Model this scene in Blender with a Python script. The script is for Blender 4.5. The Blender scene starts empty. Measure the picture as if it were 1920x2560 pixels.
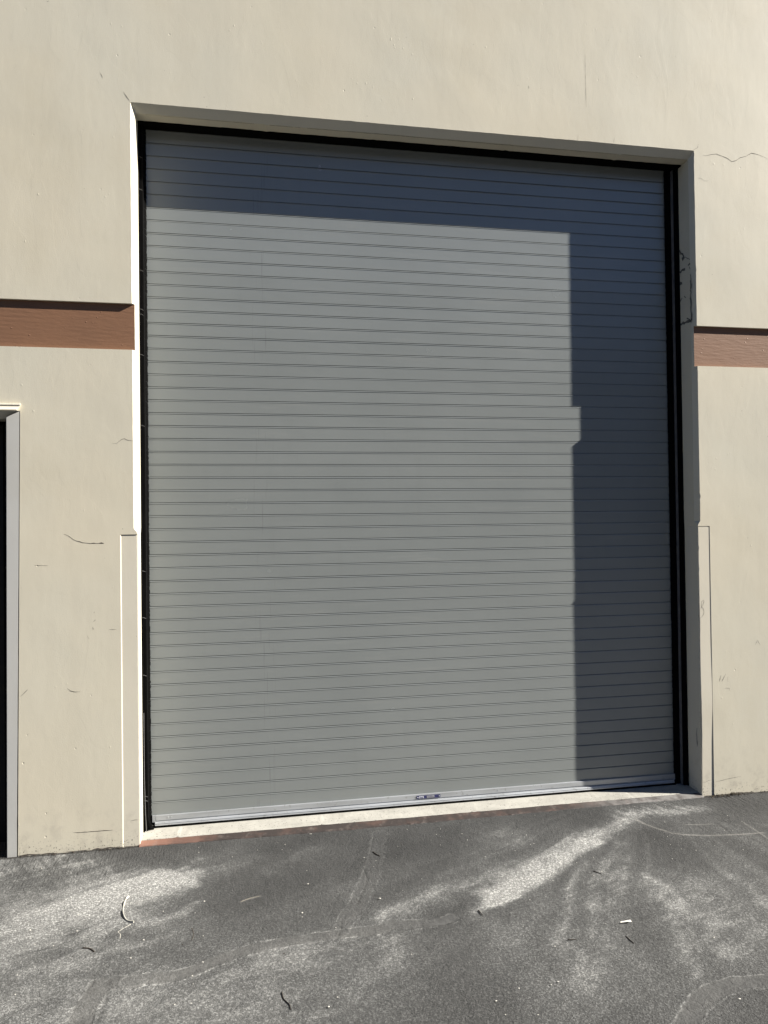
import bpy, bmesh, math, random, mathutils
import numpy as np
random.seed(7)
RAD = math.radians
scn = bpy.context.scene
COL = scn.collection

# ---------------------------------------------------------------- camera
CAM=[0.483316, -3.954692, 1.573621, 0.188606, 0.012803, -0.012419, 1923.0]
cx, cy, cz, yaw, pitch, roll, fpx = CAM
cam_d = bpy.data.cameras.new("camera"); cam = bpy.data.objects.new("camera", cam_d); COL.objects.link(cam)
V = mathutils.Vector
fw = V((math.sin(yaw)*math.cos(pitch), math.cos(yaw)*math.cos(pitch), math.sin(pitch)))
r0 = V((math.cos(yaw), -math.sin(yaw), 0)); u0 = r0.cross(fw)
rt = r0*math.cos(roll)+u0*math.sin(roll); up = rt.cross(fw)
m3 = mathutils.Matrix((rt, up, -fw)).transposed()
cam.matrix_world = mathutils.Matrix.Translation(V((cx, cy, cz))) @ m3.to_4x4()
cam_d.sensor_fit = 'VERTICAL'; cam_d.sensor_height = 36; cam_d.lens = fpx/2560*36
cam_d.clip_start = .05; cam_d.clip_end = 2000
scn.camera = cam

# ---------------------------------------------------------------- sky, sun, exposure
SUN_AZ = 75.4      # degrees from the wall's normal towards +x
SUN_EL = 32.1
w = bpy.data.worlds.new("World"); scn.world = w; w.use_nodes = True
nt = w.node_tree; bg = nt.nodes["Background"]
sky = nt.nodes.new("ShaderNodeTexSky"); sky.sky_type = 'NISHITA'; sky.sun_disc = False
sky.sun_elevation = RAD(SUN_EL); sky.sun_rotation = RAD(180-SUN_AZ)
sky.air_density = .42; sky.dust_density = 0; sky.ozone_density = 2.0
nt.links.new(sky.outputs[0], bg.inputs[0]); bg.inputs[1].default_value = .05
sd = bpy.data.lights.new("sun", 'SUN'); sun = bpy.data.objects.new("sun", sd); COL.objects.link(sun)
sd.energy = 5.0; sd.angle = RAD(.5); sd.color = (1, .945, .855)
ld = V((math.sin(RAD(SUN_AZ))*math.cos(RAD(SUN_EL)), -math.cos(RAD(SUN_AZ))*math.cos(RAD(SUN_EL)), math.sin(RAD(SUN_EL))))
sun.rotation_euler = ld.to_track_quat('Z', 'Y').to_euler(); sun.location = ld*30
scn.view_settings.view_transform = 'Standard'; scn.view_settings.look = 'None'
scn.view_settings.exposure = 1.45; scn.view_settings.gamma = 1

# ---------------------------------------------------------------- measured plans (metres)
WALL_CRACKS=[
 [0.0022,[[3.1235,3.6501],[3.1441,3.6485],[3.1753,3.6591],[3.21,3.6649],[3.2445,3.655],[3.279,3.6451],[3.3066,3.6284],[3.3346,3.6349],[3.363,3.6548],[3.3984,3.6651],[3.434,3.6868],[3.4763,3.6825],[3.5116,3.6725],[3.5433,3.6591]]],
 [0.0012,[[3.0624,3.6752],[3.09,3.6912],[3.0973,3.7124]]],
 [0.0012,[[3.0901,3.5183],[3.1106,3.5154],[3.131,3.5037],[3.1551,3.5042]]],
 [0.0014,[[-0.1155,1.975],[-0.0951,1.9752],[-0.0723,1.9943],[-0.0587,1.9992],[-0.0451,1.9922],[-0.0155,1.9886]]],
 [0.002,[[-0.0498,3.7203],[-0.0354,3.6985],[-0.0194,3.6753]]],
 [0.0022,[[-0.3422,1.5335],[-0.3249,1.5269],[-0.2927,1.5021],[-0.2578,1.4915],[-0.2228,1.4867],[-0.1876,1.4855],[-0.1563,1.4855]]],
 [0.005,[[-0.2167,1.4876],[-0.2067,1.4885],[-0.1976,1.4873]]],
 [0.005,[[-0.18,1.487],[-0.1699,1.4884],[-0.1583,1.4861]]],
 [0.0016,[[-0.3324,0.788],[-0.3176,0.7741],[-0.2978,0.7688],[-0.2729,0.7675]]],
 [0.0018,[[-0.5443,0.7603],[-0.5287,0.7724],[-0.5116,0.7912]]],
 [0.0022,[[-0.2385,1.0384],[-0.2301,1.0206]]],
 [0.0014,[[-0.1377,1.0635],[-0.1022,1.0632]]],
 [0.0025,[[-0.3114,0.0911],[-0.2743,0.0893],[-0.2278,0.0892],[-0.181,0.089],[-0.1284,0.0874]]],
 [0.0018,[[-0.0439,0.1239],[-0.0249,0.1268],[-0.0097,0.127]]],
 [0.0014,[[3.058,0.0783],[3.0732,0.0783],[3.0918,0.0868],[3.1089,0.0883]]],
 [0.0014,[[3.1376,0.0778],[3.1684,0.081],[3.2056,0.0871],[3.2366,0.0903],[3.2927,0.0956]]],
 [0.0012,[[3.4021,0.8424],[3.4164,0.8659],[3.4335,0.8372]]],
 [0.0018,[[3.1827,0.6408],[3.2083,0.6828]]],
 [0.0018,[[3.1673,0.6416],[3.1791,0.677]]],
 [0.001,[[3.2198,0.6361],[3.2235,0.6693]]],
 [0.0012,[[3.2036,0.602],[3.2315,0.6005],[3.2312,0.5855]]],
 [0.0016,[[3.0582,1.0607],[3.0651,1.0682],[3.0749,1.0832],[3.0813,1.0968],[3.0788,1.1077],[3.0667,1.0988],[3.064,1.0836],[3.0678,1.0665],[3.0771,1.057],[3.0802,1.0415],[3.0772,1.0278],[3.0667,1.0128],[3.0513,1.0042]]],
 [0.001,[[2.4087,4.1567],[2.4086,4.0443],[2.4111,3.863]]],
 [0.0016,[[-0.1598,3.8059],[-0.1455,3.7789]]],
 [0.004,[[2.072,3.9501],[2.0744,3.9368]]],
 [0.0025,[[2.0096,3.9476],[2.0203,3.952]]],
 [0.001,[[-0.4762,1.3851],[-0.4149,1.3827]]],
 [0.0012,[[2.5717,3.6775],[2.5769,3.7083]]],
 [0.0012,[[2.3575,3.6731],[2.3599,3.7077]]],
 [0.004,[[-0.2094,1.1058],[-0.2003,1.1134]]],
 [0.005,[[-0.2116,1.0795],[-0.2107,1.0663]]],
 [0.003,[[-0.2061,1.1532],[-0.2051,1.1453]]],
 [0.004,[[-0.4029,4.1308],[-0.3937,4.1334]]],
]
REVEAL_MARKS=[
 [0.012,[[0.1366,3.1495],[0.1149,3.1228],[0.0879,3.0975]]],
 [0.03,[[0.0934,3.0994],[0.0829,3.08]]],
 [0.005,[[0.0771,3.0875],[0.0269,3.0566]]],
 [0.012,[[0.0462,3.0268],[0.0275,3.0362]]],
 [0.005,[[0.0356,3.017],[0.0253,3.0011]]],
 [0.012,[[0.1351,3.0146],[0.107,3.0183],[0.076,3.0171]]],
 [0.016,[[0.1339,2.9439],[0.1091,2.9478]]],
 [0.005,[[0.0263,2.9702],[0.0246,2.9541],[0.0243,2.929]]],
 [0.01,[[0.0241,2.9352],[0.0256,2.8858]]],
 [0.006,[[0.0321,2.8846],[0.0219,2.866],[0.0299,2.8496],[0.0273,2.8301]]],
 [0.01,[[0.0335,2.8382],[0.0236,2.8104],[0.0299,2.7809],[0.0257,2.7424],[0.0225,2.7041]]],
 [0.006,[[0.1409,2.8277],[0.1255,2.8521],[0.1118,2.8596]]],
 [0.014,[[0.1342,2.7128],[0.0942,2.7089],[0.0506,2.7039],[0.0226,2.7029]]],
 [0.008,[[0.0694,2.7289],[0.0448,2.715],[0.0268,2.7053]]],
 [0.006,[[0.0895,2.8639],[0.0734,2.8497]]],
]
DUST_GLINTS=[  # reflected-sun glints painted as pale strokes, along with dusty patches
 [0.6,0.08,[[0.0831,-0.4172],[0.1623,-0.4234]]],
 [0.6,0.045,[[-0.0751,-0.4586],[0.0029,-0.3997],[0.0875,-0.3664],[0.1801,-0.4004]]],
 [0.3,0.03,[[0.1805,-0.405],[0.2348,-0.4723],[0.294,-0.4787]]],
 [0.42,0.09,[[-0.2932,-0.6846],[-0.2081,-0.5915],[-0.1151,-0.5022],[0.0074,-0.4336],[0.1401,-0.3961],[0.2099,-0.4001]]],
 [0.28,0.2,[[-0.4088,-0.73],[-0.2882,-0.6309],[-0.1216,-0.5712],[0.1014,-0.4971]]],
 [0.22,0.2,[[-0.5137,-0.4462],[-0.2729,-0.4985],[-0.0809,-0.5402]]],
 [0.38,0.14,[[-0.6142,-0.0893],[-0.4106,-0.0968],[-0.2251,-0.0997]]],
 [0.2,0.06,[[0.2681,-0.3668],[0.4418,-0.3456],[0.5591,-0.247]]],
 [0.22,0.03,[[0.1672,-0.7839],[0.2934,-0.6514]]],
 [0.18,0.1,[[0.1935,-0.3151],[0.3341,-0.223],[0.4511,-0.1171]]],
 [0.15,0.05,[[0.5967,-0.4036],[0.8237,-0.2266]]],
 [0.12,0.25,[[-0.3318,-0.9543],[-0.1807,-0.9258],[0.0094,-0.8369]]],
 [0.16,0.3,[[-0.2476,-1.2414],[-0.0179,-1.1623],[0.2254,-1.3168]]],
 [0.2,0.3,[[0.2231,-1.2913],[0.4486,-1.2878],[0.7663,-1.2464]]],
 [0.16,0.12,[[0.5967,-1.092],[0.786,-1.0696],[1.0168,-1.0534]]],
 [0.13,0.03,[[0.8307,-1.3688],[0.9933,-1.1769]]],
 [0.45,0.08,[[2.9593,-0.1457],[2.7137,-0.1419],[2.5168,-0.1314]]],
 [0.5,0.06,[[2.4773,-0.2047],[2.1941,-0.3844],[1.952,-0.5472],[1.7347,-0.6932],[1.5384,-0.8251]]],
 [0.75,0.035,[[2.1694,-0.4353],[1.9577,-0.5864],[1.7704,-0.7125],[1.6291,-0.8028],[1.5188,-0.882]]],
 [0.35,0.06,[[1.5253,-0.8632],[1.427,-0.9497]]],
 [0.28,0.06,[[2.21,-0.3002],[1.9403,-0.4662],[1.7173,-0.595],[1.5205,-0.6917],[1.3231,-0.7989],[1.164,-0.8832],[1.0468,-0.8956]]],
 [0.2,0.1,[[1.6453,-0.2334],[1.8058,-0.3266]]],
 [0.1,0.12,[[1.8458,-0.2189],[2.0054,-0.2545]]],
 [0.22,0.02,[[2.2426,-0.8045],[2.2618,-0.9408],[2.265,-1.0736]]],
 [0.22,0.05,[[2.2596,-1.0821],[2.3014,-1.2214]]],
 [0.16,0.12,[[2.409,-1.0146],[2.4546,-1.1627],[2.4671,-1.3097]]],
 [0.14,0.12,[[2.2672,-1.3008],[2.2512,-1.4719]]],
 [0.16,0.05,[[1.6428,-1.1665],[1.6745,-1.3029],[1.6094,-1.5172]]],
 [0.16,0.05,[[1.8402,-1.2089],[1.8741,-1.4062]]],
 [0.13,0.2,[[1.6282,-1.5472],[1.9255,-1.5444],[2.25,-1.3949]]],
 [0.12,0.2,[[2.1794,-0.858],[2.3504,-1.0223]]],
 [0.1,0.1,[[1.5046,-1.2351],[1.4781,-1.5154]]],
 [0.22,0.05,[[1.0176,-1.0489],[1.0362,-1.1348],[1.0285,-1.2551]]],
]
DARK=[
 [0.55,0.08,[[-0.1254,-0.0699],[0.0336,-0.1567],[0.1667,-0.2363]]],
 [0.6,0.1,[[-0.0415,-0.062],[0.3283,-0.0624],[0.7779,-0.1061],[1.1755,-0.1659]]],
 [0.45,0.12,[[0.444,-0.6542],[0.7419,-0.5501],[0.9628,-0.436]]],
 [0.6,0.14,[[1.2055,-0.3565],[1.3919,-0.2905],[1.5663,-0.2158]]],
 [0.4,0.1,[[1.9352,-0.1152],[2.242,-0.1519]]],
 [0.4,0.15,[[2.9877,-0.1866],[3.2477,-0.1758]]],
 [0.3,0.15,[[2.471,-0.446],[2.8057,-0.604]]],
 [0.35,0.05,[[1.4817,-0.9897],[1.6907,-0.8583],[1.8945,-0.7283]]],
 [0.3,0.06,[[1.2737,-0.9447],[1.3673,-0.8886]]],
 [0.25,0.2,[[1.1285,-1.1545],[1.2523,-1.4675]]],
]
SEALS=[
 [0.032,0.0,[[0.1031,-1.161],[0.1484,-1.1541],[0.2502,-1.1646],[0.3194,-1.1398],[0.3819,-1.0992],[0.4887,-1.0534],[0.5737,-1.0321],[0.6607,-1.0151],[0.8374,-1.0065],[1.0262,-1.0043],[1.0495,-0.9781],[1.1569,-0.9959],[1.2485,-1.0032],[1.3115,-0.9806]]],
 [0.04,0.0,[[-0.0231,-1.4048],[-0.0192,-1.2774],[0.0024,-1.1931],[0.011,-1.155],[0.057,-1.158],[0.1189,-1.1643]]],
 [0.034,0.35,[[1.1746,-0.1074],[1.1142,-0.3437],[1.0509,-0.5499],[0.9645,-0.7672],[0.8989,-0.8874],[0.8471,-1.0001]]],
 [0.036,0.0,[[1.8146,-1.7773],[1.922,-1.6843],[2.0167,-1.6296],[2.1193,-1.6057],[2.2687,-1.6174]]],
]
SCUFFS=[
 [0.006,0.5,[[2.5183,-0.2139],[2.5307,-0.2739],[2.565,-0.3494],[2.6045,-0.4119],[2.646,-0.4475],[2.7632,-0.4823],[2.9031,-0.5019],[3.0473,-0.5165]]],
 [0.005,0.35,[[2.7375,-0.3327],[2.8007,-0.3468],[2.8731,-0.3568]]],
 [0.005,0.35,[[3.036,-0.3619],[3.0311,-0.4685],[3.0216,-0.5827]]],
 [0.006,0.3,[[0.482,-0.6724],[0.5203,-0.6505],[0.5591,-0.6385]]],
 [0.004,0.3,[[0.0298,-0.6041],[0.0998,-0.5693],[0.1437,-0.5378]]],
]
GROUND_CRACKS=[
 [0.006,[[1.0317,-0.4752],[1.037,-0.5697],[0.9963,-0.692],[0.9492,-0.8034]]],
 [0.005,[[2.8961,-0.362],[2.8938,-0.4228],[2.8827,-0.4944]]],
 [0.005,[[0.0341,-1.1325],[0.041,-1.2013],[0.0351,-1.3011],[0.0291,-1.3707]]],
 [0.005,[[-0.0224,-1.0926],[-0.0176,-1.1421],[-0.0285,-1.1866]]],
 [0.004,[[1.8992,-0.075],[1.8734,-0.1948]]],
 [0.005,[[0.8493,-1.0174],[0.876,-0.9189]]],
]
LITTER={
 "strap":[[0.0181,-0.5351],[0.0094,-0.5485],[0.0076,-0.5708],[0.0074,-0.5968],[0.0078,-0.6226],[0.0128,-0.6668],[0.0248,-0.7113],[0.0418,-0.7389],[0.0657,-0.7576]],
 "stem":[[0.0552,-0.7654],[0.0382,-0.785],[0.0215,-0.8043],[0.0155,-0.8159],[0.0258,-0.8341],[0.0288,-0.8663]],
 "forked":[[-0.0972,-0.9059],[-0.0688,-0.9183],[-0.0499,-0.9428]],
 "stick1":[[0.2932,-0.8464],[0.3027,-0.8915],[0.2984,-0.9373]],
 "stick2":[[0.6152,-1.3296],[0.619,-1.3689],[0.6352,-1.401],[0.6378,-1.4284]],
 "stick3":[[1.1047,-0.3154],[1.1142,-0.3437],[1.1277,-0.3673]],
 "t7":[[2.0343,-0.7242],[2.0559,-0.759]],
 "t8":[[1.4251,-0.9493],[1.4292,-0.9876]],
 "t9":[[1.6854,-1.2288],[1.7163,-1.2322]],
 "t10":[[1.9078,-1.2519],[1.9127,-1.3035]],
 "paper":[[1.9347,-1.1601],[1.9785,-1.1748]],
 "straw":[[0.482,-0.6724],[0.5203,-0.6505],[0.5571,-0.6401]],
 "chips":[[1.3975,-1.4775],[2.0787,-1.6806],[1.3001,-1.5258],[1.511,-1.4805],[1.5408,-1.4694],[2.2232,-1.3312],[0.3322,-0.6399],[0.1188,-0.8972],[0.3133,-1.1739],[-0.1438,-0.7749],[-0.2811,-0.8408],[-0.3246,-0.7308],[0.7698,-0.5782],[0.1718,-0.689],[0.7597,-1.442],[0.0878,-1.0138],[0.7256,-0.8202],[1.0518,-0.7721],[0.3453,-1.0958]],
 "leafpile":[[3.1457,-0.0009],[3.1745,-0.0278],[3.2127,0.0045],[3.1556,-0.0437],[3.1601,-0.0144]],
}


# ---------------------------------------------------------------- helpers
def tag(o, label=None, cat=None, group=None, kind=None):
    if label: o["label"] = label
    if cat: o["category"] = cat
    if group: o["group"] = group
    if kind: o["kind"] = kind
    return o
def empty(name, loc=(0, 0, 0)):
    o = bpy.data.objects.new(name, None); COL.objects.link(o); o.location = loc; return o
def link(name, bm, mats, parent=None, smooth=False):
    me = bpy.data.meshes.new(name)
    bmesh.ops.remove_doubles(bm, verts=bm.verts, dist=1e-5)
    bmesh.ops.recalc_face_normals(bm, faces=bm.faces)
    bm.to_mesh(me); bm.free()
    for m in (mats if isinstance(mats, (list, tuple)) else [mats]): me.materials.append(m)
    if smooth:
        for p in me.polygons: p.use_smooth = True
    o = bpy.data.objects.new(name, me); COL.objects.link(o)
    if parent: o.parent = parent
    return o
def quad(bm, a, b, c, d, mi=0):
    f = bm.faces.new([bm.verts.new(p) for p in (a, b, c, d)]); f.material_index = mi; return f
def box(bm, x0, x1, y0, y1, z0, z1, mi=0, bev=0):
    r = bmesh.ops.create_cube(bm, size=1)
    vs = r['verts']
    for v in vs:
        v.co = V((x0+(v.co.x+.5)*(x1-x0), y0+(v.co.y+.5)*(y1-y0), z0+(v.co.z+.5)*(z1-z0)))
    fs = set(f for v in vs for f in v.link_faces)
    for f in fs: f.material_index = mi
    if bev:
        es = list(set(e for v in vs for e in v.link_edges))
        bmesh.ops.bevel(bm, geom=es, offset=bev, segments=2, affect='EDGES')
def loft(bm, rings, mi=0, close=False):
    """rings: list of lists of points, same length"""
    vr = [[bm.verts.new(p) for p in r] for r in rings]
    n = len(rings[0])
    for a, b in zip(vr, vr[1:]):
        for i in range(n if close else n-1):
            j = (i+1) % n
            f = bm.faces.new((a[i], a[j], b[j], b[i])); f.material_index = mi
    return vr
def ribbon(bm, pts, width, f3, mi=0, taper=True):
    """flat thin mark along 2-D pts on a surface; f3 maps (u, v) to 3-D"""
    P = []
    for a, b in zip(pts, pts[1:]):
        L = math.hypot(b[0]-a[0], b[1]-a[1]); n = max(1, int(L/.012))
        for k in range(n): P.append((a[0]+(b[0]-a[0])*k/n, a[1]+(b[1]-a[1])*k/n))
    P.append(tuple(pts[-1])); n = len(P)
    L = []; R = []
    for i, q in enumerate(P):
        a = P[max(0, i-1)]; b = P[min(n-1, i+1)]
        dx, dy = b[0]-a[0], b[1]-a[1]; l = math.hypot(dx, dy) or 1
        t = i/(n-1) if n > 1 else .5
        ww = width*.5*(min(1, .35+3*min(t, 1-t)) if taper else 1)*random.uniform(.6, 1.3)
        j = random.uniform(-.3, .3)*width
        L.append(f3(q[0]-dy/l*(ww+j), q[1]+dx/l*(ww+j))); R.append(f3(q[0]+dy/l*(ww-j), q[1]-dx/l*(ww-j)))
    loft(bm, [[a, b] for a, b in zip(L, R)], mi)
def tube(bm, pts, radii, seg=8, mi=0):
    rings = []
    n = len(pts); pts = [V(p) for p in pts]
    for i, p in enumerate(pts):
        d = (pts[min(n-1, i+1)]-pts[max(0, i-1)]).normalized()
        s = d.cross(V((0, 0, 1))); s = s.normalized() if s.length > 1e-4 else V((1, 0, 0))
        t = s.cross(d)
        r = radii[i] if isinstance(radii, (list, tuple)) else radii
        rings.append([p+(s*math.cos(a)+t*math.sin(a))*r for a in [2*math.pi*k/seg for k in range(seg)]])
    vr = loft(bm, rings, mi, True)
    bm.faces.new(vr[0]).material_index = mi; bm.faces.new(list(reversed(vr[-1]))).material_index = mi
def smoothpath(pts, n=6):
    out = []
    P = [V((*p, 0)) if len(p) == 2 else V(p) for p in pts]
    for i in range(len(P)-1):
        a, b, c, d = P[max(0, i-1)], P[i], P[i+1], P[min(len(P)-1, i+2)]
        for k in range(n):
            t = k/n
            out.append(.5*((2*b)+(c-a)*t+(2*a-5*b+4*c-d)*t*t+(3*b-a-3*c+d)*t**3))
    out.append(P[-1]); return out

# ---- value noise in numpy
def vnoise(X, Y, scale, seed, octaves=4, gain=.5):
    tot = np.zeros_like(X); amp = 1; s = scale; norm = 0
    for o in range(octaves):
        rng = np.random.RandomState(seed+o*17); T = rng.rand(256, 256)
        x = X*s; y = Y*s; xi = np.floor(x).astype(int); yi = np.floor(y).astype(int)
        fx = x-xi; fy = y-yi; fx = fx*fx*(3-2*fx); fy = fy*fy*(3-2*fy)
        a = T[xi % 256, yi % 256]; b = T[(xi+1) % 256, yi % 256]; c = T[xi % 256, (yi+1) % 256]; d = T[(xi+1) % 256, (yi+1) % 256]
        tot += amp*((a*(1-fx)+b*fx)*(1-fy)+(c*(1-fx)+d*fx)*fy); norm += amp; amp *= gain; s *= 2.03
    return tot/norm

# ---- material helpers
class MT:
    def __init__(s, name, rough=.6, spec=.5, metallic=0):
        s.m = bpy.data.materials.new(name); s.m.use_nodes = True; s.t = s.m.node_tree
        s.b = s.t.nodes["Principled BSDF"]; s.b.inputs["Roughness"].default_value = rough
        s.b.inputs["Specular IOR Level"].default_value = spec; s.b.inputs["Metallic"].default_value = metallic
        s.co = s.t.nodes.new("ShaderNodeTexCoord").outputs["Object"]; s.h = None
    def n(s, kind, **kw):
        nd = s.t.nodes.new(kind)
        for k, v in kw.items(): setattr(nd, k, v)
        return nd
    def L(s, a, b): s.t.links.new(a, b)
    def mapped(s, scale=(1, 1, 1), loc=(0, 0, 0)):
        m = s.n("ShaderNodeMapping"); m.inputs["Scale"].default_value = scale; m.inputs["Location"].default_value = loc
        s.L(s.co, m.inputs[0]); return m.outputs[0]
    def noise(s, scale, detail=4, rough=.5, vec=None, dist=0):
        d = s.n("ShaderNodeTexNoise"); d.inputs["Scale"].default_value = scale; d.inputs["Detail"].default_value = detail
        d.inputs["Roughness"].default_value = rough; d.inputs["Distortion"].default_value = dist
        s.L(vec or s.co, d.inputs["Vector"]); return d.outputs["Fac"]
    def voro(s, scale, vec=None, feature='F1', out="Distance"):
        d = s.n("ShaderNodeTexVoronoi"); d.feature = feature; d.inputs["Scale"].default_value = scale
        s.L(vec or s.co, d.inputs["Vector"]); return d.outputs[out]
    def rng(s, x, a, b, c=0, d=1, smooth=False):
        r = s.n("ShaderNodeMapRange"); r.interpolation_type = 'SMOOTHSTEP' if smooth else 'LINEAR'
        s.L(x, r.inputs[0])
        for i, v in enumerate((a, b, c, d)): r.inputs[1+i].default_value = v
        return r.outputs[0]
    def math(s, op, a, b=None, c=None, clamp=False):
        m = s.n("ShaderNodeMath"); m.operation = op; m.use_clamp = clamp
        for i, v in enumerate((a, b, c)):
            if v is None: continue
            if isinstance(v, (int, float)): m.inputs[i].default_value = v
            else: s.L(v, m.inputs[i])
        return m.outputs[0]
    def mix(s, f, a, b, blend='MIX'):
        m = s.n("ShaderNodeMix"); m.data_type = 'RGBA'; m.blend_type = blend
        for i, v in ((0, f), (6, a), (7, b)):
            if isinstance(v, (int, float)): m.inputs[i].default_value = v
            elif isinstance(v, tuple): m.inputs[i].default_value = (*v, 1)
            else: s.L(v, m.inputs[i])
        return m.outputs[2]
    def attr(s, name):
        a = s.n("ShaderNodeAttribute"); a.attribute_name = name; return a.outputs["Fac"]
    def sep(s, ax):
        d = s.n("ShaderNodeSeparateXYZ"); s.L(s.co, d.inputs[0]); return d.outputs[ax]
    def col(s, c):
        if isinstance(c, tuple): s.b.inputs["Base Color"].default_value = (*c, 1)
        else: s.L(c, s.b.inputs["Base Color"])
        return s
    def bump(s, h, dist, strength=1):
        b = s.n("ShaderNodeBump"); b.inputs["Strength"].default_value = strength; b.inputs["Distance"].default_value = dist
        s.L(h, b.inputs["Height"])
        if s.h: s.L(s.h, b.inputs["Normal"])
        s.h = b.outputs[0]; s.L(s.h, s.b.inputs["Normal"]); return s
    def rough(s, x): s.L(x, s.b.inputs["Roughness"]); return s

def paint(name, base, alt, worn=True, rough=.55, bumpk=1.0):
    m = MT(name, rough, .2)
    a = m.rng(m.noise(.9, 3), .38, .62)
    c = m.mix(a, base, alt)
    c = m.mix(m.rng(m.noise(3.1, 4, .6, m.mapped((1, 1, .35), (7, 3, 1))), .5, .75, 0, .35), c, tuple(v*f for v, f in zip(base, (.95, .975, .98))))
    # faint vertical wash streaks
    c = m.mix(m.rng(m.noise(9, 4, .6, m.mapped((1, 1, .07))), .52, .8, 0, .28), c, tuple(v*.86 for v in base))
    if worn:
        z = m.sep("Z")
        low = m.rng(z, .0, .35, 1, 0, True)
        sp = m.rng(m.noise(95, 4, .65), .585, .64)
        edge = m.rng(z, .0, .10, .9, 0, True)
        c = m.mix(m.math('MULTIPLY', sp, edge), c, (.045, .04, .035))
        c = m.mix(m.math('MULTIPLY', m.rng(m.noise(14, 5, .65), .5, .7), m.math('MULTIPLY', low, .5)), c, (.36, .33, .28))
        tiny = m.rng(m.voro(7.5), .012, .02, 1, 0)
        c = m.mix(m.math('MULTIPLY', tiny, .75), c, (.12, .11, .09))
    c = m.mix(m.math('MULTIPLY', m.rng(m.voro(19, m.mapped((1, 1, 1), (5, 2, 8))), .03, .05, .7, 0), m.rng(m.noise(3.3, 2), .57, .62)), c, (.16, .145, .12))
    c = m.mix(m.rng(m.noise(1.7, 5, .65, m.mapped((1, 1, 1), (2, 9, 4))), .50, .72, 0, .45), c, tuple(v*f for v, f in zip(base, (.90, .885, .85))))
    m.col(c)
    pit = m.math('SUBTRACT', 1, m.math('MULTIPLY', m.rng(m.voro(11, m.mapped((1, 1, .8), (3.3, 1, 2))), .015, .055, 1, 0, True), m.rng(m.noise(6, 2), .45, .62)))
    m.bump(m.noise(1.6, 2, .45), .006*bumpk)
    m.bump(m.noise(22, 4, .55, m.mapped((1, 1, .45))), .00045*bumpk)
    m.bump(pit, .0012*bumpk)
    m.bump(m.math('MULTIPLY', m.rng(m.voro(38, m.mapped((1, 1, .7), (1, 4, 2))), .06, .20, 1, 0, True), m.rng(m.noise(4.5, 3), .58, .66)), .0005*bumpk)
    ridge = m.rng(m.noise(5, 2, .5, m.mapped((1, 1, .5), (9, 2, 4)), 1.2), .495, .505, 0, 1, True)
    m.bump(ridge, .00006*bumpk)
    m.bump(m.noise(180, 4, .6), .00030*bumpk)
    return m.m
CREAM = paint("cream_wall_paint", (.60, .555, .445), (.58, .55, .455))
CREAM2 = paint("cream_guard_paint", (.61, .568, .47), (.60, .566, .48), bumpk=.6)
def flat(name, c, rough=.6, spec=.5, metallic=0, ns=30, var=.15, bmp=.0004):
    m = MT(name, rough, spec, metallic)
    m.col(m.mix(m.rng(m.noise(ns, 4), .35, .65), tuple(v*(1-var) for v in c), tuple(min(1, v*(1+var)) for v in c)))
    m.bump(m.noise(ns*4, 3), bmp); return m.m
CRACK = flat("crack_dirt", (.09, .075, .06), .9)
SMUDGE = flat("rubbed_smudge", (.30, .285, .25), .8)
BARE = flat("bare_peeled_patch", (.11, .105, .095), .9)
BLACK = flat("black_rubber", (.003, .003, .003), .9, .04)
BRISTLE = flat("black_bristle", (.003, .003, .003), .9, .05, ns=300, bmp=.001)
GUIDE = flat("dark_guide_steel", (.003, .003, .0032), .8, .06)
GREYTRIM = flat("grey_steel_edge", (.10, .10, .105), .5)
DARKDOOR = flat("dark_door_paint", (.01, .01, .01), .6, .3)
def m_band():
    m = MT("brown_band_paint", .6, .35)
    c = m.mix(m.rng(m.noise(2.5, 3), .4, .6), (.222, .116, .066), (.20, .106, .062))
    c = m.mix(m.rng(m.noise(60, 3), .6, .75, 0, .2), c, (.32, .19, .12)); m.col(c)
    wv = m.n("ShaderNodeTexWave"); wv.wave_type = 'RINGS'; wv.rings_direction = 'Y'
    wv.inputs["Scale"].default_value = 7; wv.inputs["Distortion"].default_value = 5; wv.inputs["Detail"].default_value = 3; wv.inputs["Detail Scale"].default_value = .6
    m.L(m.mapped((.35, 1, 2.2), (.4, 0, -5.0)), wv.inputs["Vector"])
    m.bump(m.math('MULTIPLY', wv.outputs["Fac"], m.rng(m.noise(4, 2), .45, .65)), .00022)
    m.bump(m.rng(m.voro(22, m.mapped((1, 1, 1.3))), .03, .12, 1, 0, True), .0011)
    m.bump(m.noise(50, 4, .6, m.mapped((.3, 1, 1.5))), .0012); return m.m
BAND = m_band()
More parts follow.
